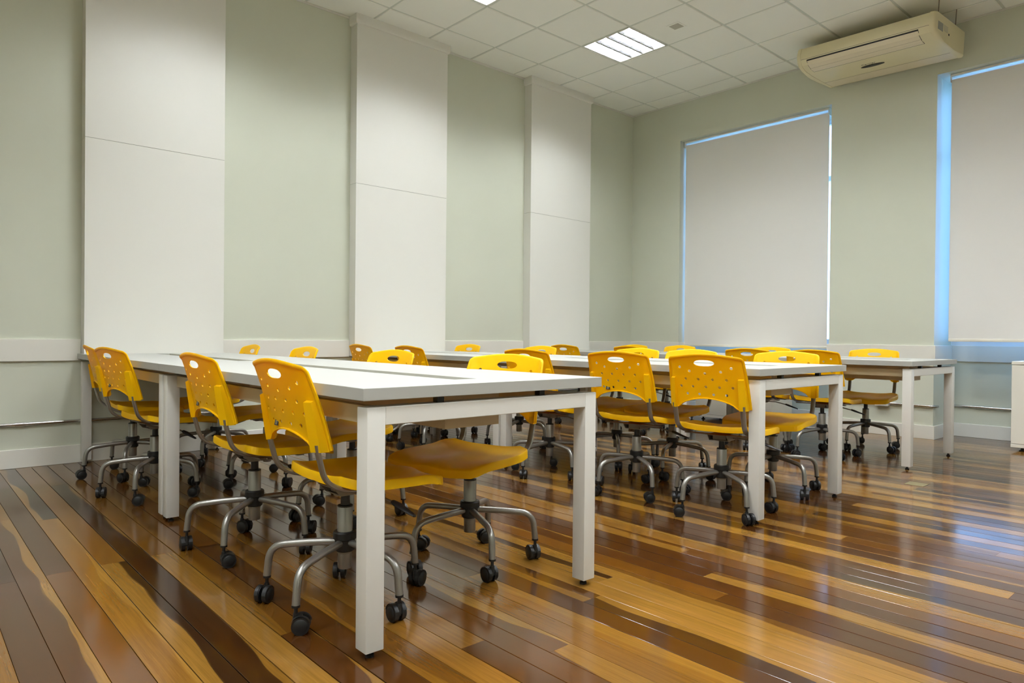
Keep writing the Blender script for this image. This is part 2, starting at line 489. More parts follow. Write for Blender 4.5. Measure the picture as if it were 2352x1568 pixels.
def blind(label, x0, x1, yb, z0, zt):
    t = thing('roller_blind', label, 'blind', ((x0 + x1) / 2, yb, z0), group='roller blinds over the windows')
    h = zt - z0; w2 = (x1 - x0) / 2
    B('fabric', M_blind, [(-w2, w2, -0.0006, 0.0006, 0.02, h - 0.045)], t)
    bm = bmesh.new()
    box(bm, -w2, w2, -0.006, 0.006, 0.0, 0.026, bev=0.003, seg=2)
    put('bottom_bar', mesh(bm, 'bottom_bar', M_cab, True), t)
    bm = bmesh.new()      # thin fabric turning over the tube
    n = 8; rr = 0.015; rings = []
    for sx in (-w2, w2):
        rings.append([bm.verts.new((sx, rr - rr * math.cos(a), h - 0.045 + rr * math.sin(a) * 1.1 + 0.0)) for a in [math.pi * 0.5 * k / n for k in range(n + 1)]])
    for i in range(n): bm.faces.new((rings[0][i], rings[0][i + 1], rings[1][i + 1], rings[1][i]))
    put('fabric_roll', mesh(bm, 'fabric_roll', M_thin, True), t)
    B('headrail', M_cab, [(-w2, w2, -0.028, 0.0, h - 0.022, h - 0.004)], t, bev=0.002)
    for s in (-1, 1):
        B('bracket', M_cab, [(s * w2 - 0.004 if s < 0 else s * w2 - 0.002, s * w2 + 0.002 if s < 0 else s * w2 + 0.004, -0.03, 0.05, h - 0.075, h)], t, bev=0.0015)
    return t
blind('white roller blind nearly closed on the window nearer the room corner', N1[0] + 0.014, N1[1] - 0.064, 0.10, 0.812, N1[2])
blind('white roller blind on the right window, below the air conditioner side', 3.577, N2[1] - 0.05, 0.10, 0.900, N2[2])

# ------------------------------------------------------------------ ceiling lights
def tray_mesh():
    bm = bmesh.new(); h = 0.289
    zb, zt = ZC, ZC + 0.09
    for a in ((-h, h, -h, -h + 0.012), (-h, h, h - 0.012, h), (-h, -h + 0.012, -h + 0.012, h - 0.012), (h - 0.012, h, -h + 0.012, h - 0.012)):
        box(bm, *a, zb, zt)
    box(bm, -h, h, -h, h, zt, zt + 0.004)
    return mesh(bm, 'fixture_tray', M_frame)
def louvre_blade_x():
    bm = bmesh.new(); box(bm, -0.275, 0.275, -0.002, 0.002, ZC + 0.004, ZC + 0.038); return mesh(bm, 'louvre_blade', M_alu)
def reflector():
    """long parabolic wing between two tubes"""
    bm = bmesh.new()
    P = [(-0.010, ZC + 0.004), (0.010, ZC + 0.004), (0.026, ZC + 0.03), (0.045, ZC + 0.055), (-0.045, ZC + 0.055), (-0.026, ZC + 0.03)]
    A = [bm.verts.new((x, -0.275, z)) for x, z in P]; Bq = [bm.verts.new((x, 0.275, z)) for x, z in P]
    bm.faces.new(A); bm.faces.new(Bq[::-1])
    for i in range(6): bm.faces.new((A[i], A[(i + 1) % 6], Bq[(i + 1) % 6], Bq[i]))
    return mesh(bm, 'reflector_wing', M_alu, True, 50)
def tube_mesh():
    bm = bmesh.new(); cyl(bm, (0, -0.27, ZC + 0.048), (0, 0.27, ZC + 0.048), 0.0125, n=12); return mesh(bm, 'tube', M_tube, True)
ME_tray, ME_wing, ME_tube = tray_mesh(), reflector(), tube_mesh()
bmq = bmesh.new(); box(bmq, -0.275, 0.275, -0.0015, 0.0015, ZC + 0.006, ZC + 0.034); ME_blade = mesh(bmq, 'louvre_blade', M_alu)
lamp = bpy.data.lights.new('lamp_glow', 'AREA'); lamp.shape = 'SQUARE'; lamp.size = 0.54
lamp.energy = LAMP_POWER; lamp.color = LAMP_COLOR; lamp.spread = rad(124)
vis = {(2, 1): 'square louvred ceiling light shining fully in view, over the far tables',
       (2, -2): 'square louvred ceiling light cut by the top edge of the photo, left of centre',
       (5, 1): 'square louvred ceiling light whose corner just shows left of the air conditioner'}
for (i, j) in lights_ix:
    cx, cy = xl[i] + G / 2, GY + G * j + G / 2
    t = thing('ceiling_light', vis.get((i, j), 'square louvred ceiling light further along the ceiling, beyond the frame of the photo'), 'ceiling light',
              (cx, cy, 0), group='square louvred ceiling lights')
    put('fixture_tray', ME_tray, t)
    for k in range(4): put('tube', ME_tube, t, loc=(-0.206 + 0.1375 * k, 0, 0))
    for k in range(3): put('reflector_wing', ME_wing, t, loc=(-0.1375 + 0.1375 * k, 0, 0))
    for k in range(4): put('louvre_blade', ME_blade, t, loc=(0, -0.206 + 0.1375 * k, 0))
    lo = put('lamp_glow', lamp, t, loc=(0, 0, ZC + 0.001))

# small recessed square fitting beside the light
t = thing('recessed_fitting', 'small square recessed fitting in the ceiling tile beside the lit light', 'ceiling fitting', (1.893, -1.778, ZC))
B('rim', M_ceil, [(-0.066, 0.066, -0.066, -0.05, -0.005, 0), (-0.066, 0.066, 0.05, 0.066, -0.005, 0), (-0.066, -0.05, -0.05, 0.05, -0.005, 0), (0.05, 0.066, -0.05, 0.05, -0.005, 0)], t)
bm = bmesh.new(); A = [bm.verts.new(p) for p in ((-0.05, -0.05, -0.004), (0.05, -0.05, -0.004), (0.05, 0.05, -0.004), (-0.05, 0.05, -0.004))]
ap = bm.verts.new((0.005, 0.01, -0.001))
for i in range(4): bm.faces.new((A[i], A[(i + 1) % 4], ap))
put('reflector', mesh(bm, 'reflector', mat('grey reflector', srgb(176, 174, 158), 0.5)), t)

# ------------------------------------------------------------------ air conditioner hung under the ceiling
def extr(bm, prof, x0, x1, bev=0.0):
    A = [bm.verts.new((x0, y, z)) for y, z in prof]; Bq = [bm.verts.new((x1, y, z)) for y, z in prof]
    n = len(prof)
    f1 = bm.faces.new(A); f2 = bm.faces.new(Bq[::-1])
    for i in range(n): bm.faces.new((A[i], Bq[i], Bq[(i + 1) % n], A[(i + 1) % n]))
    return f1, f2
ac = thing('air_conditioner', 'cream underceiling air conditioner hanging above the wall between the two windows', 'air conditioner')
LN = 1.215
Mx = Vector((LN, -0.085, -0.062)).normalized()
Mz = Vector((0, 0, 1)); My = Mz.cross(Mx).normalized(); Mz = Mx.cross(My)
T = Matrix((Mx, My, Mz)).transposed().to_4x4(); T.translation = Vector((2.52, 0, 3.46))
ac.matrix_world = T
prof = [(-0.03, 0.215), (-0.600, 0.228), (-0.650, 0.215), (-0.668, 0.155), (-0.662, 0.112), (-0.628, 0.060), (-0.560, 0.030), (-0.440, 0.014), (-0.256, 0.004), (-0.03, 0.0)]
bm = bmesh.new()
f1, f2 = extr(bm, prof, 0.045, LN - 0.045)
put('body', mesh(bm, 'body', M_ac, True, 25), ac)
for x0, x1, s in ((0, 0.045, -1), (LN - 0.045, LN, 1)):
    bm = bmesh.new()
    pr = [(y * 1.0 + (0.002 if y > -0.3 else -0.003), z + (-0.003 if z < 0.1 else 0.003)) for y, z in prof]
    f = extr(bm, pr, x0, x1)
    fo = f[0] if s < 0 else f[1]
    bmesh.ops.bevel(bm, geom=list(fo.edges), offset=0.022, segments=4, profile=0.5, affect='EDGES')
    put('end_cap', mesh(bm, 'end_cap', M_ac, True, 40), ac)
def on_ac(y):   # underside height at y
    P = prof[4:]
    for (ya, za), (yb, zb) in zip(P, P[1:]):
        if ya <= y <= yb: return za + (zb - za) * (y - ya) / (yb - ya)
    return 0
def strip(name, m, x0, x1, y0, y1, th, dn=0.0, n=6):
    bm = bmesh.new(); ys = [y0 + (y1 - y0) * i / n for i in range(n + 1)]
    pr = [(y, on_ac(y) + 0.002 - dn) for y in ys] + [(y, on_ac(y) - th - dn) for y in ys[::-1]]
    extr(bm, pr, x0, x1); return put(name, mesh(bm, name, m), ac)
strip('vent_slot', M_dark, 0.10, LN - 0.13, -0.655, -0.505, 0.0004, n=10)
strip('vane', M_ac2, 0.104, LN - 0.134, -0.648, -0.580, 0.002, n=6)
strip('vane', M_ac2, 0.104, LN - 0.134, -0.577, -0.512, 0.002, n=6)
strip('panel_seam', M_steel, 0.02, LN - 0.02, -0.201, -0.198, 0.0006, n=1)
strip('panel_seam', M_steel, 0.02, LN - 0.02, -0.6615, -0.6600, 0.0006, n=1)
strip('intake_panel', M_ac2, 0.03, LN - 0.03, -0.194, -0.04, 0.0012, n=3)
bm = bmesh.new(); ex, ey = LN / 2 - 0.03, -0.345
ring = [bm.verts.new((ex + 0.105 * math.cos(a), ey + 0.028 * math.sin(a), on_ac(ey) - 0.003)) for a in [2 * math.pi * i / 32 for i in range(32)]]
ringb = [bm.verts.new((v.co.x, v.co.y, on_ac(ey) + 0.004)) for v in ring]
bm.faces.new(ring)
for i in range(32): bm.faces.new((ring[i], ring[(i + 1) % 32], ringb[(i + 1) % 32], ringb[i]))
put('display', mesh(bm, 'display', M_dark), ac)
cu = bpy.data.curves.new('lettering', 'FONT'); cu.body = 'Carrier'; cu.size = 0.042; cu.extrude = 0.0006; cu.align_x = 'CENTER'; cu.shear = 0.3
cu.materials.append(mat('grey print', srgb(112, 108, 92), 0.5))
tmp = bpy.data.objects.new('tmp', cu); C.objects.link(tmp)
bpy.context.view_layer.update()
me = bpy.data.meshes.new_from_object(tmp.evaluated_get(bpy.context.evaluated_depsgraph_get()))
bpy.data.objects.remove(tmp)
put('lettering', me, ac, loc=(ex - 0.02, ey - 0.040, on_ac(ey - 0.05) - 0.0015), rot=(rad(180 - 3), 0, 0))
B('rating_label', mat('grey label', srgb(150, 150, 142), 0.5), [(LN, LN + 0.0012, -0.60, -0.50, 0.085, 0.150)], ac)
B('rating_label', mat('pale label', srgb(196, 190, 165), 0.5), [(LN, LN + 0.0012, -0.48, -0.40, 0.100, 0.150)], ac)
B('knob', M_dark, [(LN, LN + 0.003, -0.385, -0.37, 0.085, 0.10)], ac)
for xx in (0.30, LN - 0.02):
    for yy in ((-0.56, -0.20) if xx > 1 else (-0.12,)):
        bm = bmesh.new(); cyl(bm, (xx, yy, 0.20), (xx, yy, 0.42 if xx > 1 else 0.34), 0.004, n=8); put('hanging_rod', mesh(bm, 'hanging_rod', M_steel), ac)

# ------------------------------------------------------------------ conduits and outlet box
def pipe(name, pts, label, r=0.0115):
    bm = bmesh.new(); sweep(bm, smooth_path(pts, 0.05, 5), r, n=12)
    t = thing(name, label, 'conduit', pts[0])
    me = mesh(bm, 'pipe_run', M_chrome, True)
    me.transform(Matrix.Translation(-Vector(pts[0])))
    put('pipe_run', me, t)
    return t
pl = pipe('conduit_pipe', [(0.0125, -9.8, 0.292), (0.0125, -0.02, 0.292)], 'galvanised conduit running low along the left wall behind the tables')
for yy in (-7.9, -6.47, -5.0, -2.5):
    bm = bmesh.new(); cyl(bm, (0, yy + 9.8 - 0.03, 0), (0, yy + 9.8 + 0.03, 0), 0.0145, n=12); put('coupling', mesh(bm, 'coupling', M_chrome, True), pl)
pw = pipe('conduit_pipe', [(2.56, -0.0125, 0.308), (3.492, -0.0125, 0.303), (3.512, 0.06, 0.301)], 'galvanised conduit across the wall between the windows, with an outlet box')
B('outlet_box', M_frame, [(0.44, 0.56, -0.035, 0.012, -0.03, 0.035)], pw, bev=0.004, seg=2, smooth=True)
B('socket_face', M_steel, [(0.455, 0.51, -0.0365, -0.035, -0.012, 0.016)], pw)
for dx in (0.36, 0.60):
    bm = bmesh.new(); cyl(bm, (dx - 0.03, 0, -0.002), (dx + 0.03, 0, -0.002), 0.0145, n=12); put('coupling', mesh(bm, 'coupling', M_chrome, True), pw)
p2 = pipe('conduit_pipe', [(3.506, NY - 0.0125, 0.288), (5.29, NY - 0.0125, 0.285)], 'galvanised conduit on the recessed wall under the right window')
bm = bmesh.new(); cyl(bm, (0.20, 0, 0), (0.27, 0, 0), 0.0145, n=12); put('coupling', mesh(bm, 'coupling', M_chrome, True), p2)
t = thing('floor_box', 'small flat square floor outlet cover set in the planks right of the tables', 'floor outlet', (4.09, -2.285, 0))
B('cover_plate', M_brass, [(-0.055, 0.055, -0.055, 0.055, 0, 0.0025)], t, bev=0.001)

# ------------------------------------------------------------------ low cabinets under the windows
def cabinet(label, x0, x1, y0, y1):
    t = thing('low_cabinet', label, 'cabinet', ((x0 + x1) / 2, (y0 + y1) / 2, 0), group='low cream cabinets by the windows')
    w, d = (x1 - x0) / 2, (y1 - y0) / 2
    B('body', M_cab, [(-w + 0.004, w - 0.004, -d + 0.016, d, 0.062, 0.712)], t)
    B('top', M_cab, [(-w, w, -d, d, 0.716, 0.742)], t, bev=0.0015)
    B('plinth', M_cab, [(-w, w, -d, d, 0.032, 0.060)], t, bev=0.0015)
    for s, (a, b) in enumerate(((-w + 0.002, -0.0015), (0.0015, w - 0.002))):
        dr = B('door', M_cab, [(a, b, -d, -d + 0.015, 0.064, 0.711)], t, bev=0.001)
        xx = b - 0.03 if s == 0 else a + 0.03
        bm = bmesh.new(); cyl(bm, (xx, -d - 0.0, 0.60), (xx, -d - 0.02, 0.60), 0.007, n=12); put('knob', mesh(bm, 'knob', M_steel, True), dr)
    for sx in (-1, 1):
        for sy in (-1, 1):
            bm = bmesh.new(); lathe(bm, [(0.022, 0), (0.022, 0.006), (0.01, 0.01), (0.01, 0.032)], 12, sx * (w - 0.07), sy * (d - 0.05)); put('foot', mesh(bm, 'foot', M_dark, True), t)
    return t
cabinet('low cream cabinet cut by the right edge of the photo, under the right window', 4.125, 5.025, -0.20, 0.25)
cabinet('low cream cabinet under the left window, seen behind the table legs', 1.19, 2.10, -0.33, 0.12)

# ------------------------------------------------------------------ tables
TZ, TT = 0.761, 0.035
FT = 0.706           # top of the steel frames
PS = 0.058
bm = bmesh.new(); box(bm, -PS / 2, PS / 2, -PS / 2, PS / 2, 0.022, FT, bev=0.0025, seg=2); ME_post = mesh(bm, 'leg', M_frame, True)
bm = bmesh.new(); lathe(bm, [(0.013, 0), (0.013, 0.008), (0.007, 0.010), (0.007, 0.023)], 12); ME_lfoot = mesh(bm, 'levelling_foot', M_black, True)
def table(label, x0, x1, y0, wd, slot):
    t = thing('meeting_table', label, 'table', ((x0 + x1) / 2, y0 + wd / 2, 0), group='white double desks in three rows')
    L2, w2 = (x1 - x0) / 2, wd / 2
    a, b = slot[0] - (x0 + x1) / 2, slot[1] - (x0 + x1) / 2
    sw = 0.048
    # table top with the long cable slot cut through it
    bm = bmesh.new()
    xs = [-L2, a, b, L2]; ys = [-w2, -sw, sw, w2]
    vt = [[bm.verts.new((x, yy, TZ)) for yy in ys] for x in xs]
    vb = [[bm.verts.new((x, yy, TZ - TT)) for yy in ys] for x in xs]
    for i in range(3):
        for j in range(3):
            if i == 1 and j == 1: continue
            bm.faces.new((vt[i][j], vt[i + 1][j], vt[i + 1][j + 1], vt[i][j + 1]))
            bm.faces.new((vb[i][j], vb[i][j + 1], vb[i + 1][j + 1], vb[i + 1][j]))
    for i in range(3):
        bm.faces.new((vt[i][0], vb[i][0], vb[i + 1][0], vt[i + 1][0])); bm.faces.new((vt[i][3], vt[i + 1][3], vb[i + 1][3], vb[i][3]))
        bm.faces.new((vt[0][i], vt[0][i + 1], vb[0][i + 1], vb[0][i])); bm.faces.new((vt[3][i], vb[3][i], vb[3][i + 1], vt[3][i + 1]))
    for q in (((1, 1), (2, 1)), ((2, 1), (2, 2)), ((2, 2), (1, 2)), ((1, 2), (1, 1))):
        (i, j), (k, l) = q
        bm.faces.new((vt[i][j], vb[i][j], vb[k][l], vt[k][l]))
    es = [e for e in bm.edges if (abs(abs(e.verts[0].co.x) - L2) < 1e-5 and abs(abs(e.verts[1].co.x) - L2) < 1e-5 and abs(e.verts[0].co.x - e.verts[1].co.x) < 1e-5 or
                                  abs(abs(e.verts[0].co.y) - w2) < 1e-5 and abs(abs(e.verts[1].co.y) - w2) < 1e-5 and abs(e.verts[0].co.y - e.verts[1].co.y) < 1e-5)]
    bmesh.ops.bevel(bm, geom=es, offset=0.0015, segments=2, profile=0.5, affect='EDGES')
    put('tabletop', mesh(bm, 'tabletop', M_top), t)
    xf = L2 - 0.010 - PS / 2; yf = w2 - 0.019 - PS / 2
    for sx in (-1, 1):
        for sy in (-1, 1):
            lg = put('leg', ME_post, t, loc=(sx * xf, sy * yf, 0))
            put('levelling_foot', ME_lfoot, lg)
        B('cross_bar', M_frame, [(sx * xf - PS / 2, sx * xf + PS / 2, -yf + PS / 2, yf - PS / 2, FT - 0.052, FT)], t, bev=0.002)
        for sy in (-1, 1):
            B('spacer', M_dark, [(sx * xf - 0.012, sx * xf + 0.012, sy * yf * 0.48 - 0.012, sy * yf * 0.48 + 0.012, FT, TZ - TT)], t)
    for sy in (-1, 1):
        B('side_beam', M_beige, [(-xf + PS / 2, xf - PS / 2, sy * (yf - 0.03) - 0.015, sy * (yf - 0.03) + 0.015, FT - 0.056, FT - 0.004)], t, bev=0.001)
    tr = B('cable_tray', M_beige, [(a - 0.04, b + 0.04, -0.115, 0.115, 0.604, 0.607), (a - 0.04, b + 0.04, -0.115, -0.112, 0.607, TZ - TT),
                                  (a - 0.04, b + 0.04, 0.112, 0.115, 0.607, TZ - TT), (a - 0.04, a - 0.037, -0.112, 0.112, 0.607, TZ - TT), (b + 0.037, b + 0.04, -0.112, 0.112, 0.607, TZ - TT)], t)
    B('slot_lid', M_lid, [(a + 0.001, b - 0.001, -sw + 0.001, sw - 0.001, TZ - 0.022, TZ - 0.016)], t)
    return t
WD = 0.988
rows = [(-6.146, 3.955, 'the row nearest the camera'), (-3.986, 3.944, 'the middle row'), (-1.835, 3.909, 'the row nearest the windows')]
for k, (y0, xe, nm) in enumerate(rows):
    xm = 2.003
    table('white rectangular meeting table, right hand one of ' + nm, xm + 0.001, xe, y0, WD, (xm + 0.20, xe - 0.18))
    table('white rectangular meeting table against the left wall in ' + nm, 0.016 if k == 0 else 0.018, xm - 0.001, y0, WD, (0.22, xm - 0.18))

# ------------------------------------------------------------------ chairs
def back_mesh():
    """perforated yellow shell: outline and holes triangulated flat, then bent and thickened"""
    H = 0.275
    zb = 0.0
    def outline():
        pts = []
        # bottom edge from the left corner to the right with the raised arch
        pts += [(-0.222, 0.002), (-0.205, -0.004), (-0.178, -0.003)]
        for i in range(0, 15):
            a = i / 14; x = -0.165 + 0.33 * a
            pts.append((x, 0.048 * (math.sin(math.pi * a) ** 0.62)))
        pts += [(0.178, -0.003), (0.205, -0.004), (0.222, 0.002)]
        for i in range(1, 9):
            a = i / 9; pts.append((0.222 - 0.010 * a - 0.006 * a ** 3, 0.002 + 0.225 * a))
        for i in range(0, 6):
            a = math.pi / 2 * i / 5; pts.append((0.186 + 0.020 * math.cos(a), 0.236 + 0.018 * math.sin(a)))
        for i in range(1, 14):
            a = i / 14; x = 0.186 - 0.372 * a
            pts.append((x, 0.254 + 0.016 * math.sin(math.pi * a)))
        for i in range(0, 6):
            a = math.pi / 2 * i / 5; pts.append((-0.186 - 0.020 * math.sin(a), 0.236 + 0.018 * math.cos(a)))
        for i in range(1, 9):
            a = 1 - i / 9; pts.append((-0.222 + 0.010 * a + 0.006 * a ** 3, 0.002 + 0.225 * a))
        return pts
    out = outline()
    holes = []
    hn = 20
    hole = [(0.058 * math.copysign(abs(math.cos(t)) ** 0.75, math.cos(t)), 0.228 + 0.0155 * math.sin(t)) for t in [2 * math.pi * i / hn for i in range(hn)]]
    holes.append(hole)
    def circ(x, z, r=0.0068, n=10): holes.append([(x + r * 1.25 * math.cos(2 * math.pi * i / n), z + r * math.sin(2 * math.pi * i / n)) for i in range(n)])
    for x, z in ((-0.145, 0.205), (0.145, 0.205), (-0.088, 0.186), (0.088, 0.186), (0.0, 0.176)): circ(x, z)
    for x in (-0.115, -0.04, 0.04, 0.115): circ(x, 0.146)
    for x in (-0.145, -0.075, 0.0, 0.075, 0.145): circ(x, 0.108)
    for x in (-0.11, -0.04, 0.04, 0.11): circ(x, 0.070)
    V, E = [], []
    def add(loop):
        s = len(V); V.extend(Vector(p) for p in loop); n = len(loop)
        E.extend((s + i, s + (i + 1) % n) for i in range(n))
    add(out)
    for h in holes: add(h)
    def inside(p, poly):
        c = False; n = len(poly)
        for i in range(n):
            x1, y1 = poly[i]; x2, y2 = poly[(i + 1) % n]
            if (y1 > p[1]) != (y2 > p[1]) and p[0] < (x2 - x1) * (p[1] - y1) / (y2 - y1) + x1: c = not c
        return c
    for i in range(-13, 14):
        for j in range(1, 18):
            p = (i * 0.0165, j * 0.015)
            if not inside(p, out): continue
            if min((p[0] - q[0]) ** 2 + (p[1] - q[1]) ** 2 for h in [out] + holes for q in h) < 0.00004: continue
            if any(inside(p, h) for h in holes): continue
            V.append(Vector(p))
    vs, es, fs, _, _, _ = delaunay_2d_cdt(V, E, [], 0, 1e-6)
    bm = bmesh.new()
    vv = [(p.x, p.y) for p in vs]
    def bend(x, z, off):
        # sides come forward (towards the sitter), shell leans back
        ax = abs(x) / 0.22
        f = 0.020 * ax ** 2 + 0.022 * max(0, (ax - 0.80) / 0.20) ** 2
        lean = -0.17 * z - 0.30 * z * z
        nx = -0.25 * x / 0.22 * ax
        return Vector(((x + nx * off * 0.6) * 0.925, f + lean + off, z))
    th = 0.0045
    F = [bm.verts.new(bend(x, z, 0.0)) for x, z in vv]
    Bk = [bm.verts.new(bend(x, z, -th)) for x, z in vv]
    keep = []
    for f in fs:
        c = (sum(vv[i][0] for i in f) / 3, sum(vv[i][1] for i in f) / 3)
        if not inside(c, out) or any(inside(c, h) for h in holes): continue
        keep.append(f)
    cnt = {}
    for f in keep:
        bm.faces.new([F[i] for i in f]); bm.faces.new([Bk[i] for i in f[::-1]])
        for a, b in zip(f, f[1:] + f[:1]): cnt[(a, b)] = 1
    for (a, b) in list(cnt):
        if (b, a) not in cnt: bm.faces.new((F[a], Bk[a], Bk[b], F[b]))
    # rolled rim along top and sides: a swept bead just behind the edge
    k0 = min(range(len(out)), key=lambda i: (out[i][0] - 0.222) ** 2 + (out[i][1] - 0.002) ** 2)
    path = out[k0:] + [out[0]]
    sweep(bm, [bend(x * 0.992, z * 0.994, -0.006) for x, z in path], 0.0045, 0.0085, n=8, ref=(0, 1, 0.3))
    # lower lip
    path = out[1:k0]
    sweep(bm, [bend(x, z + 0.002, -0.005) for x, z in path], 0.0032, 0.0065, n=6, ref=(0, 0, 1))
    # sockets that take the steel tubes
    for s in (-1, 1):
        rows_ = []
        for z, w, d in ((-0.004, 0.019, 0.026), (0.02, 0.019, 0.026), (0.10, 0.018, 0.022), (0.148, 0.016, 0.017), (0.154, 0.015, 0.004)):
            xc = s * (0.194 - 0.03 * z)
            pts = []
            for dx, dd in ((-w, 0.002), (w * 1.05, 0.002), (w * 0.9, -d), (-w * 0.75, -d)):
                p = bend(xc + s * dx * 1.0, z, 0); pts.append(bm.verts.new((p.x, p.y + dd, p.z)))
            rows_.append(pts)
        for a, b in zip(rows_, rows_[1:]):
            for i in range(4): bm.faces.new((a[i], a[(i + 1) % 4], b[(i + 1) % 4], b[i]))
        bm.faces.new(rows_[0][::-1]); bm.faces.new(rows_[-1])
    me = mesh(bm, 'backrest', M_yellow, True, 40)
    return me

def seat_mesh():
    bm = bmesh.new()
    NU, NV = 24, 22
    def half_w(v):   # v 0 rear .. 1 front
        return 0.200 + 0.032 * math.sin(math.pi * min(1, v * 0.62 + 0.18))
    def ht(u, v):
        s = abs(u)
        z = 0.0
        z += 0.016 * s ** 2.2 * (1 - 0.5 * v)               # sides rise a little
        z += 0.022 * max(0, 1 - v / 0.25) ** 1.5 * (1 - 0.3 * s)    # rear rises
        z -= 0.016 * max(0, (v - 0.74) / 0.26) ** 2          # waterfall front
        z += 0.008 * math.exp(-(u / 0.25) ** 2) * max(0, (v - 0.45) / 0.55)   # raised centre of the front
        z -= 0.010 * math.exp(-((abs(u) - 0.45) / 0.28) ** 2) * max(0, 1 - abs(v - 0.55) / 0.55)
        return z
    # superellipse disc mapping
    def pt(u, v):
        a = abs(2 * v - 1)
        hw = half_w(v) * (1 - (0.22 if v < 0.5 else 0.07) * max(0, (a - 0.80) / 0.20) ** 2.8)
        return (u * hw, -0.108 + 0.362 * v + (0.012 * (1 - u * u) if v > 0.5 else 0.0) * max(0, (v - 0.5) * 2))
    top = [[None] * (NV + 1) for _ in range(NU + 1)]
    for i in range(NU + 1):
        for j in range(NV + 1):
            u, v = -1 + 2 * i / NU, j / NV
            x, y_ = pt(u, v); top[i][j] = bm.verts.new((x, y_, ht(u, v)))
    for i in range(NU):
        for j in range(NV): bm.faces.new((top[i][j], top[i + 1][j], top[i + 1][j + 1], top[i][j + 1]))
    border = [(i, 0) for i in range(NU)] + [(NU, j) for j in range(NV)] + [(i, NV) for i in range(NU, 0, -1)] + [(0, j) for j in range(NV, 0, -1)]
    bt = [top[i][j] for i, j in border]; n = len(bt)
    def ringof(sc_, dz, rear_dz=0):
        return [bm.verts.new((v.co.x * sc_, 0.085 + (v.co.y - 0.085) * sc_, v.co.z + dz - (rear_dz if v.co.y < 0 else 0))) for v in bt]
    r1 = ringof(1.016, -0.004); r2 = ringof(1.022, -0.030); r3 = ringof(0.985, -0.031)
    for a, b in ((bt, r1), (r1, r2), (r2, r3)):
        for i in range(n): bm.faces.new((a[i], a[(i + 1) % n], b[(i + 1) % n], b[i]))
    # underside shell
    ci = bm.verts.new((0, 0.085, -0.024))
    for i in range(n): bm.faces.new((r3[i], r3[(i + 1) % n], ci))
    return mesh(bm, 'seat', M_yellow, True, 50)

def glow(m):
    nt = m.node_tree; t = nt.nodes.new('ShaderNodeBsdfTranslucent'); x = nt.nodes.new('ShaderNodeMixShader')
    t.inputs['Color'].default_value = (1.0, 0.40, 0.0, 1); x.inputs[0].default_value = 0.24
    nt.links.new(nt.nodes['Principled BSDF'].outputs[0], x.inputs[1]); nt.links.new(t.outputs[0], x.inputs[2])
    nt.links.new(x.outputs[0], nt.nodes['Material Output'].inputs[0])
glow(M_yellow)      # thin plastic lets a little light through

ME = {}
ME['back'] = back_mesh(); ME['seat'] = seat_mesh()
SZ = 0.446   # seat surface
def jtube(s):
    bm = bmesh.new()
    pts = [(s * 0.178, -0.193, 0.575), (s * 0.177, -0.189, 0.552), (s * 0.176, -0.163, 0.455), (s * 0.172, -0.095, 0.421), (s * 0.160, 0.16, 0.410)]
    sweep(bm, smooth_path(pts, 0.055, 6), 0.0135, 0.0085, n=10, ref=(1, 0, 0))
    return mesh(bm, 'back_tube', M_silver, True)
ME['jl'], ME['jr'] = jtube(-1), jtube(1)
bm = bmesh.new()      # cross plate under the seat
box(bm, -0.185, 0.185, -0.055, -0.025, 0.402, 0.408, bev=0.001); box(bm, -0.175, 0.175, 0.11, 0.14, 0.400, 0.406, bev=0.001)
ME['plate'] = mesh(bm, 'seat_plate', M_steel)
bm = bmesh.new()      # mechanism: pressed steel wings and a box
pr = [(-0.075, 0.408), (0.135, 0.408), (0.10, 0.392), (0.045, 0.374), (-0.045, 0.374)]
for x in (-0.052, 0.049):
    A = [bm.verts.new((x, yy, z)) for yy, z in pr]; Bq = [bm.verts.new((x + 0.003, yy, z)) for yy, z in pr]
    bm.faces.new(A); bm.faces.new(Bq[::-1])
    for i in range(5): bm.faces.new((A[i], Bq[i], Bq[(i + 1) % 5], A[(i + 1) % 5]))
box(bm, -0.049, 0.049, -0.075, 0.135, 0.404, 0.407); box(bm, -0.049, 0.049, -0.045, 0.045, 0.374, 0.377)
box(bm, -0.036, 0.036, -0.036, 0.036, 0.377, 0.404, bev=0.002)
ME['mech'] = mesh(bm, 'mechanism', M_steel)
bm = bmesh.new()
box(bm, -0.030, 0.030, 0.040, 0.085, 0.376, 0.402, bev=0.004, seg=2)
ME['mechb'] = mesh(bm, 'tilt_block', M_dark, True)
bm = bmesh.new(); sweep(bm, [(0.045, 0.02, 0.385), (0.12, 0.045, 0.383), (0.205, 0.070, 0.362)], 0.0042, n=8)
ME['rod'] = mesh(bm, 'lever', M_steel, True)
bm = bmesh.new()
sec = [((0.195, 0.067, 0.366), 0.010, 0.007), ((0.215, 0.073, 0.359), 0.015, 0.008), ((0.245, 0.080, 0.348), 0.012, 0.006), ((0.285, 0.090, 0.334), 0.007, 0.004)]
rings = []
for (c, a, b) in sec:
    rings.append([bm.verts.new(Vector(c) + Vector((0, a * math.cos(t), b * math.sin(t)))) for t in [2 * math.pi * i / 10 for i in range(10)]])
for A, Bq in zip(rings, rings[1:]):
    for i in range(10): bm.faces.new((A[i], A[(i + 1) % 10], Bq[(i + 1) % 10], Bq[i]))
bm.faces.new(rings[0][::-1]); bm.faces.new(rings[-1])
ME['paddle'] = mesh(bm, 'lever_handle', M_dark, True)
bm = bmesh.new(); lathe(bm, [(0.0225, 0.118), (0.0238, 0.122), (0.0238, 0.17), (0.0258, 0.172), (0.0258, 0.326), (0.0245, 0.328)], 24); ME['col'] = mesh(bm, 'column', M_silver, True)
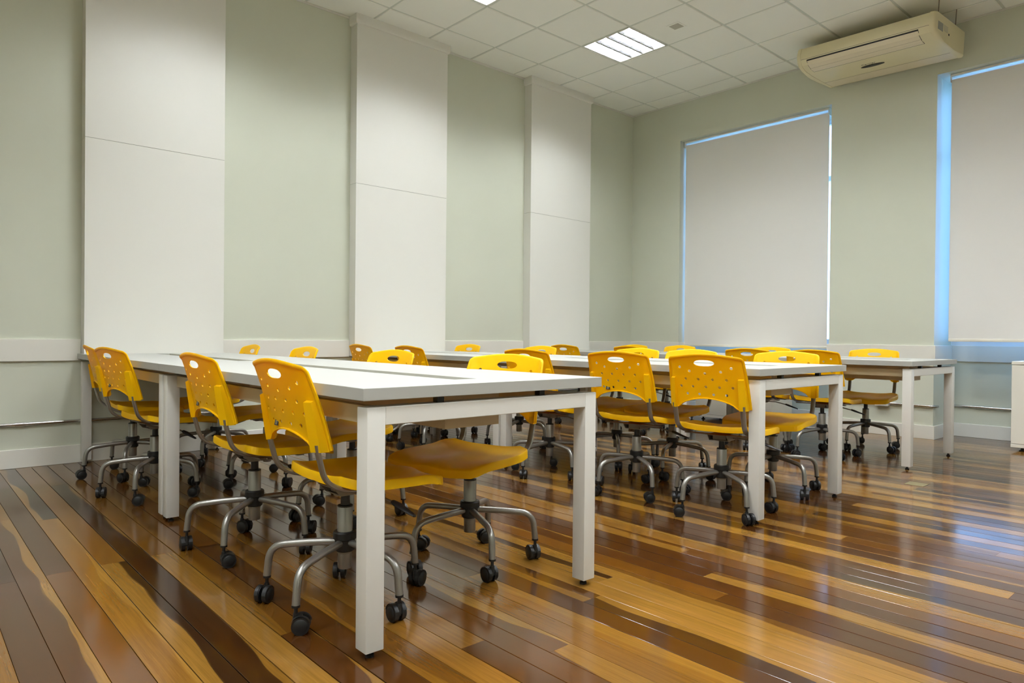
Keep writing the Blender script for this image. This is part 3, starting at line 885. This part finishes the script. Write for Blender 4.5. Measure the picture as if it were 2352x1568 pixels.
bm = bmesh.new(); lathe(bm, [(0.0255, 0.326), (0.0255, 0.331), (0.0155, 0.333), (0.0150, 0.378)], 20); ME['pist'] = mesh(bm, 'piston', M_dark, True)
bm = bmesh.new(); lathe(bm, [(0.029, 0.176), (0.033, 0.180), (0.034, 0.216), (0.0395, 0.219), (0.0395, 0.240), (0.036, 0.244)], 24); ME['hub'] = mesh(bm, 'hub', M_dark, True)
bm = bmesh.new()
sweep(bm, smooth_path([(0.030, 0, 0.207), (0.120, 0, 0.203), (0.255, 0, 0.190), (0.266, 0, 0.086)], 0.075, 9), 0.0125, n=12)
ME['arm'] = mesh(bm, 'base_arm', M_silver, True)
bm = bmesh.new()      # twin wheel caster, swivel axis at x = 0
cyl(bm, (0, 0, 0.080), (0, 0, 0.087), 0.0135, n=12)
cyl(bm, (0, 0, 0.050), (0, 0, 0.082), 0.006, n=8)
cyl(bm, (0, 0, 0.028), (0, 0, 0.062), 0.011, 0.008, n=10)
for s in (-1, 1):
    cx = -0.016; w0, w1 = (0.0055, 0.0215)
    a, b = (w0, w1) if s > 0 else (-w1, -w0)
    cyl(bm, (cx, a, 0.0275), (cx, b, 0.0275), 0.0275, n=20)
    c2 = b if s > 0 else a
    cyl(bm, (cx, c2, 0.0275), (cx, c2 + s * 0.003, 0.0275), 0.022, 0.017, n=16)
    # hood
    H0 = []; H1 = []
    for k in range(9):
        t = rad(20 + 150 * k / 8)
        H0.append(bm.verts.new((cx + 0.0305 * math.cos(t), a * 1.0 + (0.003 if s > 0 else 0.0), 0.0275 + 0.0305 * math.sin(t))))
        H1.append(bm.verts.new((cx + 0.0305 * math.cos(t), b * 1.0 - (0.0 if s > 0 else 0.003), 0.0275 + 0.0305 * math.sin(t))))
    for k in range(8): bm.faces.new((H0[k], H0[k + 1], H1[k + 1], H1[k]))
cyl(bm, (-0.016, -0.018, 0.0275), (-0.016, 0.018, 0.0275), 0.006, n=8)
box(bm, -0.020, 0.004, -0.005, 0.005, 0.020, 0.056)
ME['caster'] = mesh(bm, 'caster', M_dark, True)
# small black sticker with pale print lines
M_stick = mat('black sticker', srgb(38, 36, 34), 0.5); M_print = mat('sticker print', srgb(170, 165, 140), 0.5)
bm = bmesh.new(); box(bm, -0.013, 0.013, -0.0006, 0.0006, -0.0095, 0.0095); ME['stick'] = mesh(bm, 'sticker', M_stick)
bm = bmesh.new()
for k in (-1, 0, 1): box(bm, -0.007, 0.007, -0.0012, -0.0006, k * 0.0045 - 0.001, k * 0.0045 + 0.001)
ME['print'] = mesh(bm, 'sticker_print', M_print)

def chair(x, y, rot, phase, label, group, sticker=False, lean=0.0):
    t = thing('swivel_chair', label, 'chair', (x, y, 0), rad(rot), group)
    put('seat', ME['seat'], t, loc=(0, 0, SZ - 0.010))
    bk = put('backrest', ME['back'], t, loc=(0, -0.195, 0.556))
    if sticker:
        st = put('sticker', ME['stick'], t, loc=(-0.072, -0.195 + 0.0015 - 0.0121 - 0.0055, 0.556 + 0.064), rot=(rad(-11), 0, 0))
        put('sticker_print', ME['print'], st)
    put('back_tube', ME['jl'], t); put('back_tube', ME['jr'], t)
    put('seat_plate', ME['plate'], t); mc = put('mechanism', ME['mech'], t); put('tilt_block', ME['mechb'], mc)
    lv = put('lever', ME['rod'], t); put('lever_handle', ME['paddle'], lv)
    put('column', ME['col'], t); put('piston', ME['pist'], t); put('hub', ME['hub'], t)
    r_ = random.Random(int(x * 1000) + int(-y * 77))
    for k in range(5):
        a = rad(phase - rot + 72 * k)
        arm = put('base_arm', ME['arm'], t, rot=(0, 0, a))
        put('caster', ME['caster'], arm, loc=(0.266, 0, 0), rot=(0, 0, r_.uniform(0, 6.28)))
    return t

GN = 'yellow swivel chairs on the camera side of the tables'
GF = 'yellow swivel chairs on the window side of the tables'
R1, R2, R3 = 'the front row of tables', 'the middle row of tables', 'the back row of tables'
CH = [
 (3.508, -5.957, 0, 11, 'yellow swivel chair nearest the camera, back to us, behind the front table leg', GN, True),
 (2.706, -5.952, 1, 26, 'yellow swivel chair with sticker, second from the right along the front row, back to us', GN, True),
 (1.385, -6.000, 9, 37, 'yellow swivel chair left of the double white legs, overlapping the chair at the wall', GN, True),
 (0.690, -5.952, -4, 50, 'yellow swivel chair at far left, half hidden, beside the wall end of the front table', GN, False),
 (3.440, -5.363, 193, 52, 'yellow swivel chair with whole curved seat showing under the right end of the front table', GF, False),
 (2.480, -5.365, 184, 43, 'yellow swivel chair behind the front table, its seat showing beside the nearest white leg', GF, False),
 (1.420, -5.368, 178, 1, 'yellow swivel chair top above the front table, second from the left behind it', GF, False),
 (0.523, -5.374, 176, 34, 'yellow swivel chair top above the front table, leftmost behind it', GF, False),
 (3.660, -3.850, 10, 40, 'yellow swivel chair without sticker at the right end of the middle row, back to us', GN, False),
 (3.090, -3.835, 9, 39, 'yellow swivel chair with sticker beside the front table corner, at the middle row', GN, True),
 (2.375, -3.845, 3, 60, 'yellow swivel chair third from the right on the camera side of the middle row', GN, False),
 (1.060, -3.860, 0, 22, 'yellow swivel chair at the middle row, its darker back the second from the left there', GN, False),
 (0.310, -3.860, -2, 50, 'yellow swivel chair at the middle row nearest the left wall, back to us', GN, False),
 (3.590, -3.165, 190, 49, 'yellow swivel chair facing us over the right end of the middle row', GF, False),
 (2.905, -3.215, 184, 4, 'yellow swivel chair facing us directly behind the back without sticker in the middle row', GF, False),
 (2.420, -3.205, 182, 24, 'yellow swivel chair facing us, a corner showing between the two nearest middle row chairs', GF, False),
 (1.375, -3.205, 180, 10, 'yellow swivel chair facing us over the middle row, left of its centre', GF, False),
 (0.360, -3.200, 178, 33, 'yellow swivel chair facing us at the middle row nearest the left wall', GF, False),
 (3.215, -1.665, 6, 38, 'yellow swivel chair back to us at the right end of the back row', GN, False),
 (2.680, -1.650, 4, 60, 'yellow swivel chair back to us at the back row, in front of the window blind', GN, False),
 (1.480, -1.650, 0, 14, 'yellow swivel chair back to us at the back row, mostly hidden behind the stickered chair', GN, False),
 (0.620, -1.650, 0, 47, 'yellow swivel chair back to us at the back row nearest the left wall', GN, False),
 (3.285, -1.000, 187, 44, 'yellow swivel chair facing us, standing alone by the right end of the back row', GF, False),
 (2.320, -1.000, 182, 20, 'yellow swivel chair facing us at the back row under the left window blind', GF, False),
 (1.285, -1.020, 180, 40, 'yellow swivel chair facing us at the back row, just left of the window blind edge', GF, False),
 (0.690, -1.060, 180, 8, 'yellow swivel chair facing us at the back row nearest the room corner', GF, False),
]
for c in CH: chair(*c)
